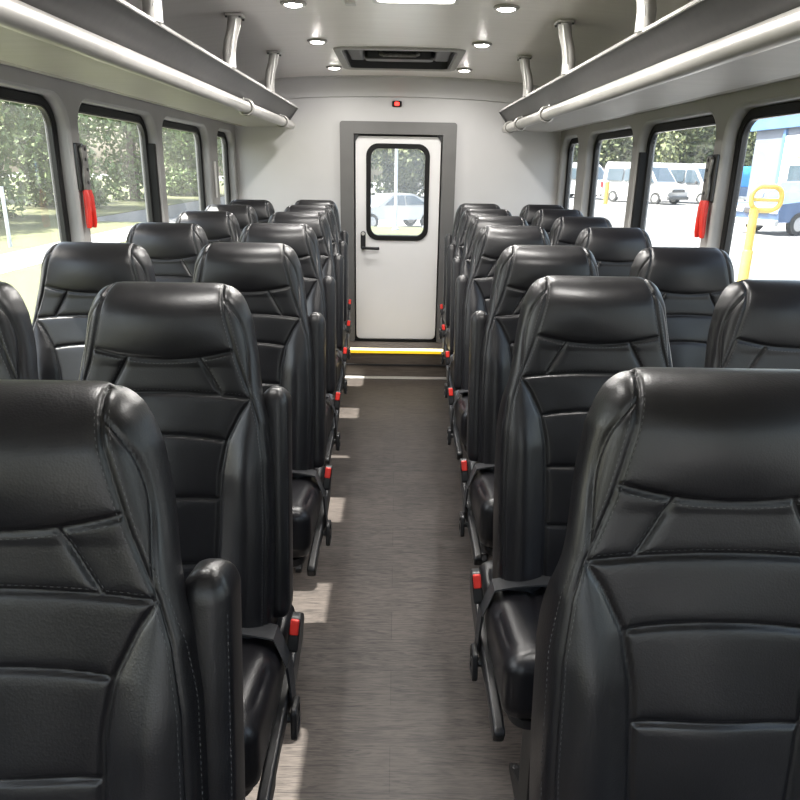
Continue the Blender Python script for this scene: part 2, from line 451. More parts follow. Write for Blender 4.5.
# stitching on the backrest: points looked up on the finished surface
Vf = V2.astype(np.float32)
def snap(pts):
    o = np.empty_like(pts); nn = np.empty_like(pts)
    for i in range(0, len(pts), 60):
        q = pts[i:i + 60].astype(np.float32)
        dd = ((q[:, None] - Vf[None]) ** 2).sum(-1); k = np.argpartition(dd, 4, axis=1)[:, :4]
        for j in range(len(q)):
            n = NN[k[j]].mean(0); n /= np.linalg.norm(n)
            base = V2[k[j]]; h = ((base - pts[i + j]) @ n).mean()
            o[i + j] = pts[i + j] + n * h; nn[i + j] = n
    return o, nn
sc_ = []
for s in (-1, 1):
    for off in (-.0062, .0062):
        t = np.linspace(.02, TMAX - .01, 260); sc_.append(snap(back_surface(t, s * (A(t) + off))))
    t = np.linspace(.135, .192, 26); x = (.066 + (.104 - .066) * (t - .132) / .065) * SX
    sc_.append(snap(back_surface(t, s * (x + .006))))
x = np.linspace(-.118, .118, 90) * SX; sc_.append(snap(back_surface(seamH(x) + .0065, x)))
x = np.linspace(-.145, .145, 100); sc_.append(snap(back_surface(seamY(x) - .006, x)))
mbst = stitches(sc_, .0068)


def sink(mb, name, mt):
    o = mb.build(name, mt); me = o.data; bpy.data.objects.remove(o); return me
SEAT['stitching'] = sink(mbst, 'stitching', M['thread'])


# cushion : rounded block, wide, front lip
def rounded_block(hx, hy, hz, r, nx, ny, nz):
    """returns (V, F) of a rounded box centred on the origin"""
    def lin(h, n):
        e = max(h - r, 1e-4)
        c = np.linspace(-e, e, n); k = 6
        arc = [-(e) - r * math.sin(a) for a in np.linspace(PI / 4, 0, k)[:-1]]
        return np.array(arc + list(c) + [-q for q in reversed(arc)])
    V = []; F = []
    inner = np.array([max(h - r, 1e-4) for h in (hx, hy, hz)])
    H = np.array([hx, hy, hz])
    ax = [lin(hx, nx), lin(hy, ny), lin(hz, nz)]
    for d in range(3):
        e1, e2 = (d + 1) % 3, (d + 2) % 3
        for s in (-1, 1):
            a, b = np.meshgrid(ax[e1], ax[e2]); q = np.zeros(a.shape + (3,))
            q[..., e1] = a; q[..., e2] = b; q[..., d] = s * (inner[d] + r * math.cos(PI / 4))
            # push to rounded surface
            base = np.clip(q, -inner, inner); dv = q - base; L = np.linalg.norm(dv, axis=-1, keepdims=True)
            q = base + dv / np.maximum(L, 1e-9) * r
            f = grid_mesh(q) + sum(len(x) for x in V)
            n = np.cross(q[1, 0] - q[0, 0], q[0, 1] - q[0, 0])
            V.append(q.reshape(-1, 3)); 
            c = q.reshape(-1, 3); f0 = f[len(f) // 2] - (f[0, 0] if False else 0)
            F.append((f, d, s))
    V = np.concatenate(V)
    out = []
    for f, d, s in F:
        k = f[len(f) // 2]; n = np.cross(V[k[1]] - V[k[0]], V[k[2]] - V[k[0]])
        if n[d] * s < 0: f = f[:, ::-1]
        out.append(f)
    return V, np.concatenate(out)


CW, CD, CH = .197, .225, .075           # half sizes
def cushion_shape(V):
    V = V.copy()
    x, y, z = V[:, 0].copy(), V[:, 1].copy(), V[:, 2].copy()
    top = np.clip(z / CH, 0, 1)
    z = z + top * (.01 * (1 - (x / CW) ** 2) + .006 * np.exp(-((np.abs(x) - .15) / .05) ** 2) * np.clip((.2 - y) / .2, 0, 1))   # crown and thigh rolls
    z = z - .03 * np.clip((y - .0) / .25, 0, 1) * top + .03 * np.clip(-y / CD, 0, 1)        # rises to the front
    low = np.clip(-z / CH, 0, 1); y = y + .05 * low * np.clip(-y / CD, 0, 1)            # front lip leans back below
    x = x * (1 - .05 * low)
    return np.stack([x, y, z], -1)
Vc, Fc = rounded_block(CW, CD, CH, .032, 46, 52, 12)
Vc = cushion_shape(Vc)
def weld(V, F):
    bm = bmesh.new(); vs = [bm.verts.new(p) for p in V]
    for f in F: bm.faces.new([vs[i] for i in f])
    bmesh.ops.remove_doubles(bm, verts=bm.verts, dist=2e-4); me = bpy.data.meshes.new('tmp'); bm.to_mesh(me); bm.free(); me.update()
    Vn = np.array([v_.co[:] for v_ in me.vertices]); Nn = np.array([v_.normal[:] for v_ in me.vertices]); Fn = [tuple(p.vertices) for p in me.polygons]
    bpy.data.meshes.remove(me); return Vn, Nn, Fn
Vc, Nc, Fc = weld(Vc, Fc)
edge = []
for a in np.linspace(0, 2 * PI, 400):
    k = 6.; cx = np.sign(math.cos(a)) * abs(math.cos(a)) ** (2 / k) * (CW - .012); cy = np.sign(math.sin(a)) * abs(math.sin(a)) ** (2 / k) * (CD - .012)
    edge.append((cx, cy, CH - .009))
edge = cushion_shape(np.array(edge))
cs2 = {'edge': edge}
for s in (-1, 1):
    cs2['run%d' % s] = cushion_shape(np.stack([np.full(90, s * .105), np.linspace(-.235, .24, 90), np.full(90, CH)], -1))
low = np.array([(math.copysign(abs(math.cos(a)) ** .3, math.cos(a)) * CW, math.copysign(abs(math.sin(a)) ** .3, math.sin(a)) * CD, -.035) for a in np.linspace(0, 2 * PI, 400)])
cs2['low'] = cushion_shape(low)
Vd = seam_push(Vc[None], Nc[None], cs2, .004, .005, .003, .02)[0]
me = bpy.data.meshes.new('seat_cushion'); me.from_pydata(Vd.tolist(), [], [list(f) for f in Fc]); me.update(); me.shade_smooth(); me.materials.append(M['leather'])
SEAT['cushion'] = me
CUSH_LOC = (0, -.215, .55)


def make_seat(name, aisle, armrest=True, lever=True):
    """aisle = +1: the aisle side is +x"""
    t = empty(name)
    for nm in ('headrest_pad', 'shoulder_panel', 'back_panel'):
        meshobj(nm, SEAT[nm][0], t)
    for nm in ('side_bolster', 'side_gusset'):
        for me_ in SEAT[nm]: meshobj(nm, me_, t)
    meshobj('back_shell', SEAT['back_shell'], t); meshobj('stitching', SEAT['stitching'], t)['kind'] = 'stuff'
    c = meshobj('seat_cushion', SEAT['cushion'], t); c.location = CUSH_LOC
    a = aisle; e = 0 if lever else .056; c.location.x += a * .01 * (1 if lever else 0)
    # plastic pan below the cushion
    mb = MB(); rings = []
    for z, hx, y0, y1 in ((.452, .15, -.36, .0), (.462, .175, -.385, .02), (.475, .186, -.4, .03), (.5, .19, -.405, .03)):
        rings.append([(p, q, z) for p, q in rrect(-hx, hx, y0, y1, .04, 5)])
    mb.loft(rings); mb.build('seat_pan', M['plastic'], t)
    # moulded side cover on the aisle side with its front foot
    poly = [(.06, .525), (-.1, .515), (-.30, .495), (-.385, .49), (-.41, .484), (-.416, .475), (-.41, .462), (-.405, .45), (-.345, .45), (-.335, .462), (-.29, .465), (-.08, .45), (.03, .47), (.07, .505)]
    mb = MB().prism(poly, a * (.196 - e), a * (.218 - e)); mb.build('side_cover', M['plastic'], t, bevel=.006, seg=3)
    # recline lever: a paddle loop
    if lever:
      mb = MB().frame(rrect(-.028, .028, -.034, .034, .012, 4), rrect(-.017, .017, -.023, .023, .007, 4), -.006, .006, 'x')
      mb.box((-.006, -.02, -.006), (.006, .02, .006))
      lv = mb.build('recline_lever', M['steel_black'], t, bevel=.003); lv.location = (a * .233, -.2, .468); lv.rotation_euler = (R(-8), 0, 0)
      mb = MB().tube([(-a * .03, 0, 0), (0, 0, 0)], .01, 10); mb.build('lever_pin', M['steel_black'], lv)
    # pedestal: two legs, a rail on the floor and a cross tube
    for s in (-1, 1):
        x = s * .09
        poly = [(-.33, .44), (-.26, .44), (-.16, .05), (-.02, .012), (.02, 0), (-.42, 0), (-.38, .012), (-.27, .05)]
        poly = [(-.36, .44), (-.02, .44), (-.06, .38), (-.14, .3), (-.15, .07), (-.03, .02), (-.03, 0), (-.39, 0), (-.39, .02), (-.25, .07), (-.24, .3), (-.32, .38)]
        lg = MB().prism(poly, x - .012, x + .012).build('leg', M['steel_black'], t, bevel=.004)
        for yy in (-.36, -.06): MB().lathe([(.011, .019), (.011, .034), (.006, .036)], 6, (x, yy, 0)).build('bolt', M['steel_black'], lg, smooth=False)
    MB().tube([(-.09, -.19, .25), (.09, -.19, .25)], .014, 12).build('cross_tube', M['steel_black'], t)
    # seat belt
    if True:
        pts = []; xs = np.linspace(-1, 1, 41)
        for q in xs:
            x = q * (.22 - e)
            zz = .56 + CH + .012 * (1 - q * q) + .012 - .012 + .004 - .05 * max(0, abs(q) - .93) / .07
            zz = .56 + CH + .022 - .018 * q ** 4 - .055 * max(0, abs(q) - .9) / .1
            pts.append((x, zz))
        mb = MB(); rings = []
        for x, z in pts:
            y = -.165 - .012 * (x * a) / .2
            rings.append([(x, y - .026, z), (x, y + .026, z - .006), (x, y + .026, z - .002), (x, y - .026, z + .004)])
        mb.loft(rings)
        x, z = a * (.22 - e), pts[-1][1]
        y = -.165 - .012
        mb.loft([[(x - a * .002, y - .026, z), (x + a * .003, y - .026, z + .003), (x + a * .003, y + .026, z), (x - a * .002, y + .026, z - .004)],
                 [(x + a * .002, y - .012, z - .08), (x + a * .006, y - .012, z - .08), (x + a * .006, y + .03, z - .08), (x + a * .002, y + .03, z - .08)],
                 [(x + a * .0, y + .012, z - .15), (x + a * .004, y + .012, z - .15), (x + a * .004, y + .05, z - .15), (x + a * .0, y + .05, z - .15)]])
        mb.build('seat_belt', M['webbing'], t, angle=50)
        bk_ = MB(); prof = rrect(-.02, .02, -.036, .036, .01, 4)
        bk_.prism(prof, -.011, .011, 'x'); bo = bk_.build('belt_buckle', M['plastic'], t, bevel=.004, seg=3)
        bo.location = (a * (.226 - e), -.13, .612); bo.rotation_euler = (R(-14), R(a * 6), 0)
        rb = MB().box((-.0085, -.0245, .002), (.0085, -.015, .033)).add([], []).build('release_button', M['red'], bo, bevel=.003, seg=3)
        rb['label'] = 'red release button'
    if armrest:
        # folded up beside the backrest: a long pad, rounded at its upper end
        Lr = .455; mb = MB(); rings = []
        prof = []
        nseg = 14
        for i in range(nseg + 1):
            k = i / nseg * PI / 2; prof.append((Lr - .034 + .034 * math.sin(k), math.cos(k)))
        body = [(.0, .72), (.004, .86), (.012, .96), (.03, 1.), (.15, 1.), (.3, 1.)] + prof
        for l, s in body:
            s = max(s, .04); hy = .04 * (s ** .8 if l > .1 else s); hx = .0265 * s
            cy = -.0 - .012 * max(0, 1 - s)
            rings.append([(p, q + cy, l) for p, q in rrect(-hx, hx, -hy, hy, min(hx, hy) * .82, 6)])
        mb.loft(rings)
        ar = mb.build('armrest', M['leather'], t, angle=60)
        ar.location = (a * .189, -.088, .632); ar.rotation_euler = (REC * -1., 0, 0)
        cv = []
        for s in (-1, 1):
            pts = np.array([(s * .0245, -.0345, l) for l in np.linspace(.03, Lr - .04, 60)]); nr = np.array([(s * .7, -.7, 0)] * 60)
            cv.append((pts, nr))
        stitches(cv, .0075).build('stitching', M['thread'], ar, smooth=False)['kind'] = 'stuff'
        pv = MB().lathe([(.0, -.03), (.024, -.03), (.026, -.026), (.026, .02), (.0, .02)], 20, (0, 0, 0), 'x').build('pivot', M['plastic'], ar)
        pv.location = (-a * .018, .01, .05)
    return t


protoL = make_seat('coach_seat', 1, True)
protoR = make_seat('coach_seat', -1, True)
protoLw = make_seat('coach_seat', 1, False, False)
protoRn = make_seat('coach_seat', -1, False)
protoRw = make_seat('coach_seat', -1, False, False)
used_p = set()
def place(proto, x, y, label, group):
    if proto.name in used_p: o = dup(proto)
    else: o = proto; used_p.add(proto.name)
    o.location = (x, y, 0); tag(o, label, 'seat', group); return o
OFF = .03
ords = ['nearest the camera', 'second from the camera', 'third from the camera', 'fourth from the camera', 'fifth from the camera', 'sixth from the camera', 'last before the rear wall']
LA = [(-.382, .638), (-.416, 1.264), (-.42, 1.987), (-.45, 2.704), (-.472, 3.42), (-.497, 4.05), (-.535, 4.72)]
for (x, y), w in zip(LA, ords):
    place(protoL, x, y + OFF, 'black leather seat left of the aisle with folded armrest, ' + w, 'seats along the left of the aisle')
RA = [(.365, .72), (.412, 1.43), (.44, 2.05), (.452, 2.78), (.479, 3.38), (.497, 3.98), (.522, 4.6)]
for i, ((x, y), w) in enumerate(zip(RA, ords)):
    place(protoRn if i < 2 else protoR, x, y + OFF, 'black leather seat right of the aisle %s, ' % ('without armrest' if i < 2 else 'with folded armrest') + w, 'seats along the right of the aisle')
ordw = ['nearest in view and cut by the photo edge', 'second in view', 'third in view', 'fourth in view', 'fifth in view', 'last before the rear wall']
LW = [(-.83, 1.264), (-.82, 1.93), (-.854, 2.65), (-.895, 3.38), (-.92, 3.97), (-.932, 4.6)]
for (x, y), w in zip(LW, ordw):
    place(protoLw, x, y + OFF, 'black leather seat by the left windows, ' + w, 'seats along the left windows')
RW = [(.814, 1.42), (.842, 2.06), (.85, 2.78), (.886, 3.42), (.918, 4.08), (.932, 4.6)]
for (x, y), w in zip(RW, ordw):
    place(protoRw, x, y + OFF, 'black leather seat by the right windows, ' + w, 'seats along the right windows')

# ------------------------------------------------------------------ bus shell
XW = 1.152; YF = -1.7; YR = 5.3; ZCL = ZC + .58
mb = MB().box((-1.24, YF, -.08), (1.24, YR + .1, 0)); structure(mb.build('floor', M['floor'], smooth=False))
ops = [(-1.12, -.24), (-.16, .72), (.8, 1.66), (1.755, 2.635), (2.72, 3.575), (3.665, 4.54), (4.76, 5.225)]
ZLO, ZHI = ZC - .6, ZC + .212
RC = .1


def side_wall(s, name):
    """lining with rounded window openings, their reveals and the outer skin"""
    mb = MB(); z0, z1 = 0.0, ZC + .6; xi = s * XW; xo = s * (XW + .085)
    cuts = [YF] + [(ops[i][1] + ops[i + 1][0]) / 2 for i in range(len(ops) - 1)] + [YR]
    rv = MB()
    for i, (a, b) in enumerate(ops):
        c0, c1 = cuts[i], cuts[i + 1]; n = 10; r = RC
        for xx, gr in ((xi, .012), (xo, 0.)):
            lp = rrect(a - gr, b + gr, ZLO - gr, ZHI + gr, r + gr, n)
            crn = [(c1, z1), (c0, z1), (c0, z0), (c1, z0)]
            b0 = len(mb.v); mb.v += [(xx, p, q) for p, q in lp] + [(xx, p, q) for p, q in crn]
            L = len(lp)
            for k in range(4):
                s0 = k * (n + 1)
                for j in range(n): mb.f.append((b0 + s0 + j, b0 + s0 + j + 1, b0 + L + k))
                e = s0 + n; nx_ = (e + 1) % L; mb.f.append((b0 + e, b0 + nx_, b0 + L + (k + 1) % 4, b0 + L + k))
        l0 = rrect(a - .012, b + .012, ZLO - .012, ZHI + .012, r + .012, n); l1 = rrect(a - .004, b + .004, ZLO - .004, ZHI + .004, r + .004, n); l2 = rrect(a, b, ZLO, ZHI, r, n)
        rv.loft([[(s * XW, p, q) for p, q in l0], [(s * (XW + .004), p, q) for p, q in l1], [(s * (XW + .014), p, q) for p, q in l2], [(s * (XW + .085), p, q) for p, q in l2]], True, False)
    w = structure(mb.build(name, M['wall_grey'], smooth=False))
    r_ = rv.build('window_reveal', M['reveal'], w, angle=50)
    return w
side_wall(-1, 'wall_left'); side_wall(1, 'wall_right')
wi = 0
for s, side_n in ((-1, 'left'), (1, 'right')):
    for i, (a, b) in enumerate(ops):
        wi += 1
        w = structure(empty('window_%d' % wi, (s * (XW + .055), (a + b) / 2, ZLO)))
        cy = (a + b) / 2; n = 10
        g = MB().frame(rrect(a - cy + .001, b - cy - .001, .001, ZHI - ZLO - .001, RC, n), rrect(a - cy + .032, b - cy - .032, .032, ZHI - ZLO - .032, RC - .028, n), -.014, .014)
        g.build('gasket', M['rubber'], w, bevel=.004)
        g = MB().frame(rrect(a - cy + .028, b - cy - .028, .028, ZHI - ZLO - .028, RC - .026, n), rrect(a - cy + .037, b - cy - .037, .037, ZHI - ZLO - .037, RC - .033, n), -.009, .011)
        g.build('pane_frame', M['steel_black'], w)
        p = MB(); lp = rrect(a - cy + .034, b - cy - .034, .034, ZHI - ZLO - .034, RC - .03, n); p.add([(0.004 * s, q, z) for q, z in lp], [tuple(range(len(lp)))])
        p.build('pane', M['glass_left' if s < 0 else 'glass'], w, smooth=False)
# dark slide rail in the far reveal of the second windows
for s in (-1, 1):
    b = ops[4][1]
    o = MB().box((s * (XW + .006), b - .026, ZLO + .06), (s * (XW + .05), b - .004, ZC + .09)).build('window_catch_rail', M['rubber'], None, bevel=.004)
    tag(o, 'black upright catch rail inside the second full %s window' % ('left' if s < 0 else 'right'), 'window rail', 'catch rails of the second windows')

# front bulkhead with the windscreen opening, behind the camera
mb = MB(); mb.frame([(1.24, ZC + .7), (-1.24, ZC + .7), (-1.24, 0), (1.24, 0)], [(1.1, ZC + .42), (-1.1, ZC + .42), (-1.1, .6), (1.1, .6)], YF - .06, YF, 'y')
structure(mb.build('wall_front', M['wall_light'], smooth=False))

# rear wall with the door opening, step, door
DW, DZT, DZB = .305, ZC + .212, ZC - 1.262
FW, FZT = .412, ZC + .306
mb = MB(); fw = FW - .05
mb.box((-1.24, YR, 0), (-fw, YR + .08, ZC + .7)).box((fw, YR, 0), (1.24, YR + .08, ZC + .7)).box((-fw, YR, FZT - .05), (fw, YR + .08, ZC + .7))
structure(mb.build('wall_rear', M['wall_light'], smooth=False))
ZS = ZC - 1.272
mb = MB(); pf = [(-FW, 0), (-FW, FZT), (FW, FZT), (FW, 0)]; hi_ = [(-DW - .012, 0), (-DW - .012, DZT + .012), (DW + .012, DZT + .012), (DW + .012, 0)]
out_ = rrect(-FW, FW, -.3, FZT, .02, 5); in_ = rrect(-DW - .01, DW + .01, -.29, DZT + .012, .004, 5)
def clipz(l, z): return [(p, max(q, z)) for p, q in l]
mb.frame(clipz(out_, ZS), clipz(in_, ZS), YR - .035, YR + .06, 'y')
structure(mb.build('trim_door_frame', M['door_frame'], bevel=.008, seg=3))
d = structure(empty('door_1', (0, YR + .012, DZB)))
gz0, gz1, gw = ZC - .511 - DZB, ZC + .163 - DZB, .228
H_ = DZT - DZB
dl = rrect(-DW, DW, 0, H_, .035, 8); gi = rrect(-gw + .012, gw - .012, gz0 + .012, gz1 - .012, .07, 8)
MB().frame(dl, gi, -.0, .03, 'y').build('door_panel', M['door_white'], d, bevel=.006, seg=3)
MB().frame(rrect(-gw, gw, gz0, gz1, .085, 10), rrect(-gw + .034, gw - .034, gz0 + .034, gz1 - .034, .06, 10), -.014, .034, 'y').build('window_gasket', M['rubber'], d, bevel=.006, seg=3)
lp = rrect(-gw + .03, gw - .03, gz0 + .03, gz1 - .03, .06, 10)
MB().add([(p, .014, q) for p, q in lp], [tuple(range(len(lp)))]).build('pane', M['glass_door'], d, smooth=False)
hp = ZC - .46 - DZB
h = MB().prism(rrect(-.018, .018, -.122, .012, .017, 6), -.022, 0, 'y').build('handle', M['steel_black'], d, bevel=.004); h.location = (-.25, 0, hp)
MB().tube([(0, -.022, -.105), (0, -.045, -.105), (.012, -.052, -.106), (.108, -.052, -.108), (.116, -.046, -.108)], .0105, 12).build('lever', M['steel_black'], h)
MB().lathe([(.0, -.028), (.012, -.028), (.013, -.022)], 16, (0, 0, -.005), 'y').build('lock_barrel', M['alloy'], h)
MB().frame(rrect(-DW - .03, DW + .03, -.02, H_ + .03, .02, 4), rrect(-DW + .02, DW - .02, .02, H_ - .02, .02, 4), .031, .045, 'y').build('door_light_stop', M['rubber'], d)  # added behind the door edge to block light leaking round it
mb = MB()
for s in (-1, 1): mb.prism([(s * (DW + .008), DZT - DZB + .01), (s * (DW - .03), DZT - DZB + .01), (s * (DW + .008), DZT - DZB - .05)], -.012, .0, 'y')
mb.build('corner_gap', M['steel_black'], d, smooth=False)  # black wedges in place of the dark gap at each top corner
MB().box((-DW - .01, -.02, -.012), (DW + .01, .03, -.002)).build('door_sill', M['rubber'], d, smooth=False)

mb = MB().box((-1.145, 5.03, .0), (1.145, YR - .002, ZS - .001)); structure(mb.build('floor_step', M['step'], smooth=False))
o = MB().box((-1.14, 5.018, .085), (1.14, 5.03, .095)).build('trim_step_joint', M['plastic'], smooth=False); structure(o)
st = tag(empty('step_light_strip', (0, 5.02, ZS)), 'glowing yellow step edge light strip below the white rear door', 'light strip')
MB().box((-.36, -.004, -.006), (.36, .02, .004)).build('strip_lens', M['strip_white'], st, bevel=.002)
MB().box((-.36, -.008, -.028), (.36, .008, -.006)).build('yellow_nosing', M['strip_yellow'], st, bevel=.003)
o = MB().box((-.4, 4.962, .0005), (.4, 5.018, .004)).build('trim_floor_glint', M['alloy'], bevel=.001); structure(o)  # added pale strip in place of a light reflection on the floor

# ceiling: shallow arch, rear cove
prof = [(-1.16, ZC + .50), (-1.0, ZC + .535), (-.8, ZC + .56), (-.6, ZC + .575), (-.3, ZC + .585), (0, ZC + .588), (.3, ZC + .585), (.6, ZC + .575), (.8, ZC + .56), (1.0, ZC + .535), (1.16, ZC + .50)]
HX, HY0, HY1 = .325, 4.0, 4.78
def czat(x): return float(np.interp(x, [p[0] for p in prof], [p[1] for p in prof]))
mb = MB()
xs = [-1.16, -1.0, -.8, -.6, -HX, -.2, 0, .2, HX, .6, .8, 1.0, 1.16]; ys = [YF, 0, 1, 2, 3, HY0, HY1, 5.16]
b0 = len(mb.v)
for y in ys:
    for x in xs: mb.v.append((x, y, czat(x)))
for i in range(len(ys) - 1):
    for j in range(len(xs) - 1):
        if ys[i] == HY0 and xs[j] >= -HX - 1e-6 and xs[j + 1] <= HX + 1e-6: continue
        q = i * len(xs) + j; mb.f.append((q, q + 1, q + 1 + len(xs), q + len(xs)))
ce = mb.build('ceiling', M['ceiling'], angle=60); structure(ce)
# roof skin above, closes the light gap
o = MB().box((-1.24, YF, ZC + .72), (1.24, YR + .08, ZC + .76)).build('ceiling_roof_skin', M['wall_light'], smooth=False); structure(o)
mb = MB(); rings = []
for y, dz in ((5.16, .0), (5.161, -.012), (5.17, -.018), (5.235, -.058), (5.262, -.085), (5.272, -.1), (5.276, -.118), (5.299, -.122)):
    rings.append([(x, y, czat(x) + dz) for x in np.linspace(-1.16, 1.16, 25)])
mb.loft(rings, False, False); structure(mb.build('trim_rear_cove', M['wall_light'], angle=60))

# ------------------------------------------------------------------ overhead racks
ring_y = {-1: [3.62, 4.72], 1: [3.72, 4.5, 4.92]}
for s, sn in ((-1, 'left'), (1, 'right')):
    rk = tag(empty('overhead_rack', (s * 1.0, 2.0, ZC + .26)), 'long dark overhead luggage rack with silver rail above the %s windows' % sn, 'luggage rack')
    ox, oy, oz = s * 1.0, 2.0, ZC + .26
    def loc(x, y, z): return (s * x - ox, y - oy, z + ZC - oz)
    Y0, Y1 = YF + .02, 5.09
    def strip(pts, name, mt, y0=Y0, y1=Y1, **k):
        mb = MB(); n = len(pts)
        mb.loft([[loc(x, y0, z) for x, z in pts], [loc(x, y1, z) for x, z in pts]]); return mb.build(name, mt, rk, **k)
    strip([(.678, .372), (.76, .281), (.765, .286), (.683, .379)], 'fascia_panel', M['rack_dark'], smooth=False)
    strip([(.673, .3685), (.677, .3665), (.684, .3745), (.684, .381), (.681, .381)], 'edge_trim', M['bright_edge'], smooth=False)
    strip([(.683, .379), (.765, .286), (1.145, .286), (1.145, .3), (.77, .3), (.69, .385)], 'shelf_deck', M['rack_dark'], smooth=False)
    strip([(.755, .268), (.76, .2635), (1.072, .2575), (1.072, .274), (.765, .28)], 'soffit_panel', M['soffit'], y1=YR - .004, smooth=False)
    strip([(1.072, .2575), (1.09, .257), (1.149, .2655), (1.149, .276), (1.072, .274)], 'soffit_band', M['band'], y1=YR - .004, angle=25)
    strip([(.752, .2685), (.7525, .2655), (.763, .2605), (.768, .2605), (.768, .264)], 'soffit_bead', M['bright_edge'], smooth=False)
    # end plate
    mb = MB(); pl = [(.675, .368), (.755, .262), (.9, .262), (1.14, .268), (1.14, .3), (.77, .3), (.69, .388)]
    mb.loft([[loc(x, Y1, z) for x, z in pl], [loc(x, Y1 + .006, z) for x, z in pl]]); mb.build('end_plate', M['rack_dark'], rk, smooth=False)
    mb = MB().tube([loc(.728, Y0, .262), loc(.728, 2, .262), loc(.728, 5.1, .262), loc(.728, 5.106, .262)], [.0275, .0275, .0275, .02], 24); mb.build('rail_tube', M['silver'], rk)
    for y in ring_y[s]:
        mb = MB(); R_, r_ = .034, .0065; rings = []
        for k in range(25):
            a = 2 * PI * k / 24; c = Vector((math.cos(a), 0, math.sin(a)))
            rings.append([Vector(loc(.728, y, .262)) + c * (R_ + r_ * math.cos(b)) + Vector((0, 2.2 * r_ * math.sin(b), 0)) for b in np.linspace(0, 2 * PI, 11)[:-1]])
        mb.loft(rings, True, False)
        mb.tube([loc(.74, y, .295), loc(.752, y, .335)], .007, 10)
        mb.build('rail_ring', M['silver'], rk)
    for k, y in enumerate((.3, 1.25, 2.2, 3.14, 4.08)):
        yy = y; zt = czat(.66) - ZC
        pth = [(.69, .375, 0), (.69, .43, 0), (.682, .475, 0), (.668, .515, 0), (.66, zt - .004, 0)]
        mb = MB(); rings = []
        for x, z, _ in pth:
            rings.append([loc(x + .026 * math.cos(a), yy + .03 * math.sin(a), z) for a in np.linspace(0, 2 * PI, 19)[:-1]])
        mb.loft(rings)
        po = mb.build('support_post', M['silver'], rk, angle=50)
        mb = MB(); pl = [(p, q) for p, q in rrect(-.036, .036, -.043, .043, .016, 5)]
        mb.loft([[loc(.66 + p, yy + q, zt - .012) for p, q in pl], [loc(.66 + p, yy + q, zt - .002) for p, q in pl]])
        fl = mb.build('flange', M['silver'], po, bevel=.002)
        for p, q in ((-.027, -.033), (.027, -.033), (.027, .033), (-.027, .033)):
            MB().tube([loc(.66 + p, yy + q, zt - .018), loc(.66 + p, yy + q, zt - .01)], .005, 8).build('flange_screw', M['steel_black'], po, smooth=False)
        mb = MB().tube([loc(.675, yy - .034, .41), loc(.648, yy - .035, zt - .02)], .0035, 8); mb.build('post_cable', M['white_plastic'], po)

# ------------------------------------------------------------------ ceiling fittings
def downlight(x, y, label):
    z = czat(x)
    t = tag(empty('ceiling_downlight', (x, y, z)), label, 'ceiling light', 'ceiling downlights')
    MB().lathe([(.031, .003), (.046, .003), (.05, -.004), (.047, -.008), (.036, -.011), (.031, -.006)], 32).build('trim_ring', M['silver'], t)
    MB().lathe([(.0, .0), (.033, .0), (.032, -.009), (.024, -.014), (.0, -.0165)], 28).build('lens', M['lens'], t)
    return t
for y, wn in ((4.72, 'beside the roof hatch, nearest the rear wall'), (3.78, 'just before the roof hatch'), (2.96, 'at the top edge of the photo'), (2.1, 'just above the top edge of the photo'), (1.2, 'above the nearest seats')):
    for s, sn in ((-1, 'left'), (1, 'right')):
        downlight(s * .4, y, 'small glowing %s ceiling downlight %s' % (sn, wn))
ht = tag(empty('roof_hatch', (0, (HY0 + HY1) / 2, czat(0))), 'dark rectangular roof hatch in a pale frame in the ceiling', 'roof hatch')
hy = (HY1 - HY0) / 2
MB().frame(rrect(-HX - .022, HX + .022, -hy - .03, hy + .03, .07, 8), rrect(-HX + .02, HX - .02, -hy + .03, hy - .03, .05, 8), -.012, .012, 'z').build('hatch_frame', M['soffit'], ht, bevel=.008, seg=3)
MB().frame(rrect(-HX + .0, HX - .0, -hy + .0, hy - .0, .05, 8), rrect(-HX + .03, HX - .03, -hy + .04, hy - .04, .045, 8), -.008, .07, 'z').build('hatch_liner', M['hatch_dark'], ht)
MB().prism(rrect(-HX + .01, HX - .01, -hy + .01, hy - .01, .05, 8), .055, .067, 'z').build('hatch_lid', M['hatch_dark'], ht)
mb = MB().prism(rrect(-.2, .2, -.06, .06, .03, 5), .004, .054, 'z'); b_ = mb.build('latch_housing', M['hatch_dark'], ht, bevel=.01); b_.location = (0, .1, 0)
MB().tube([(-.11, -.075, .03), (-.09, -.1, .02), (.09, -.1, .02), (.11, -.075, .03)], .011, 10).build('hatch_handle', M['latch_grey'], b_)
for s in (-1, 1): MB().box((s * .2 if s > 0 else -.3, -.2, .02), (.3 if s > 0 else s * .2, .25, .085)).build('hinge_arm', M['hatch_dark'], ht, bevel=.02, seg=3)
lp_ = tag(empty('ceiling_panel_light', (.057, 2.55, czat(.05))), 'rectangular glowing ceiling panel light cut by the top edge', 'ceiling light')
MB().frame(rrect(-.16, .16, -.36, .385, .03, 5), rrect(-.14, .14, -.34, .365, .025, 5), -.012, .0, 'z').build('light_frame', M['white_plastic'], lp_, bevel=.003)
MB().prism(rrect(-.14, .14, -.34, .365, .025, 5), -.008, -.002, 'z').build('diffuser', M['panel_lens'], lp_)
o = MB().prism(rrect(-.02, .02, -.018, .018, .004, 3), -.01, -.0005, 'z').build('ceiling_sensor', M['white_plastic'], None, bevel=.002); o.location = (-.186, 2.965, czat(.18))
tag(o, 'tiny white rectangular sensor plate on the ceiling beside the panel light', 'sensor')
rl = tag(empty('indicator_lamp', (-.013, YR, ZC + .423)), 'small red indicator lamp on the wall above the door', 'indicator lamp')
MB().prism(rrect(-.034, .034, -.02, .02, .009, 4), -.014, .0, 'y').build('lamp_housing', M['rubber'], rl, bevel=.003)
MB().prism(rrect(-.017, .017, -.012, .012, .01, 5), -.02, -.012, 'y').build('lamp_lens', M['red_led'], rl, bevel=.003)

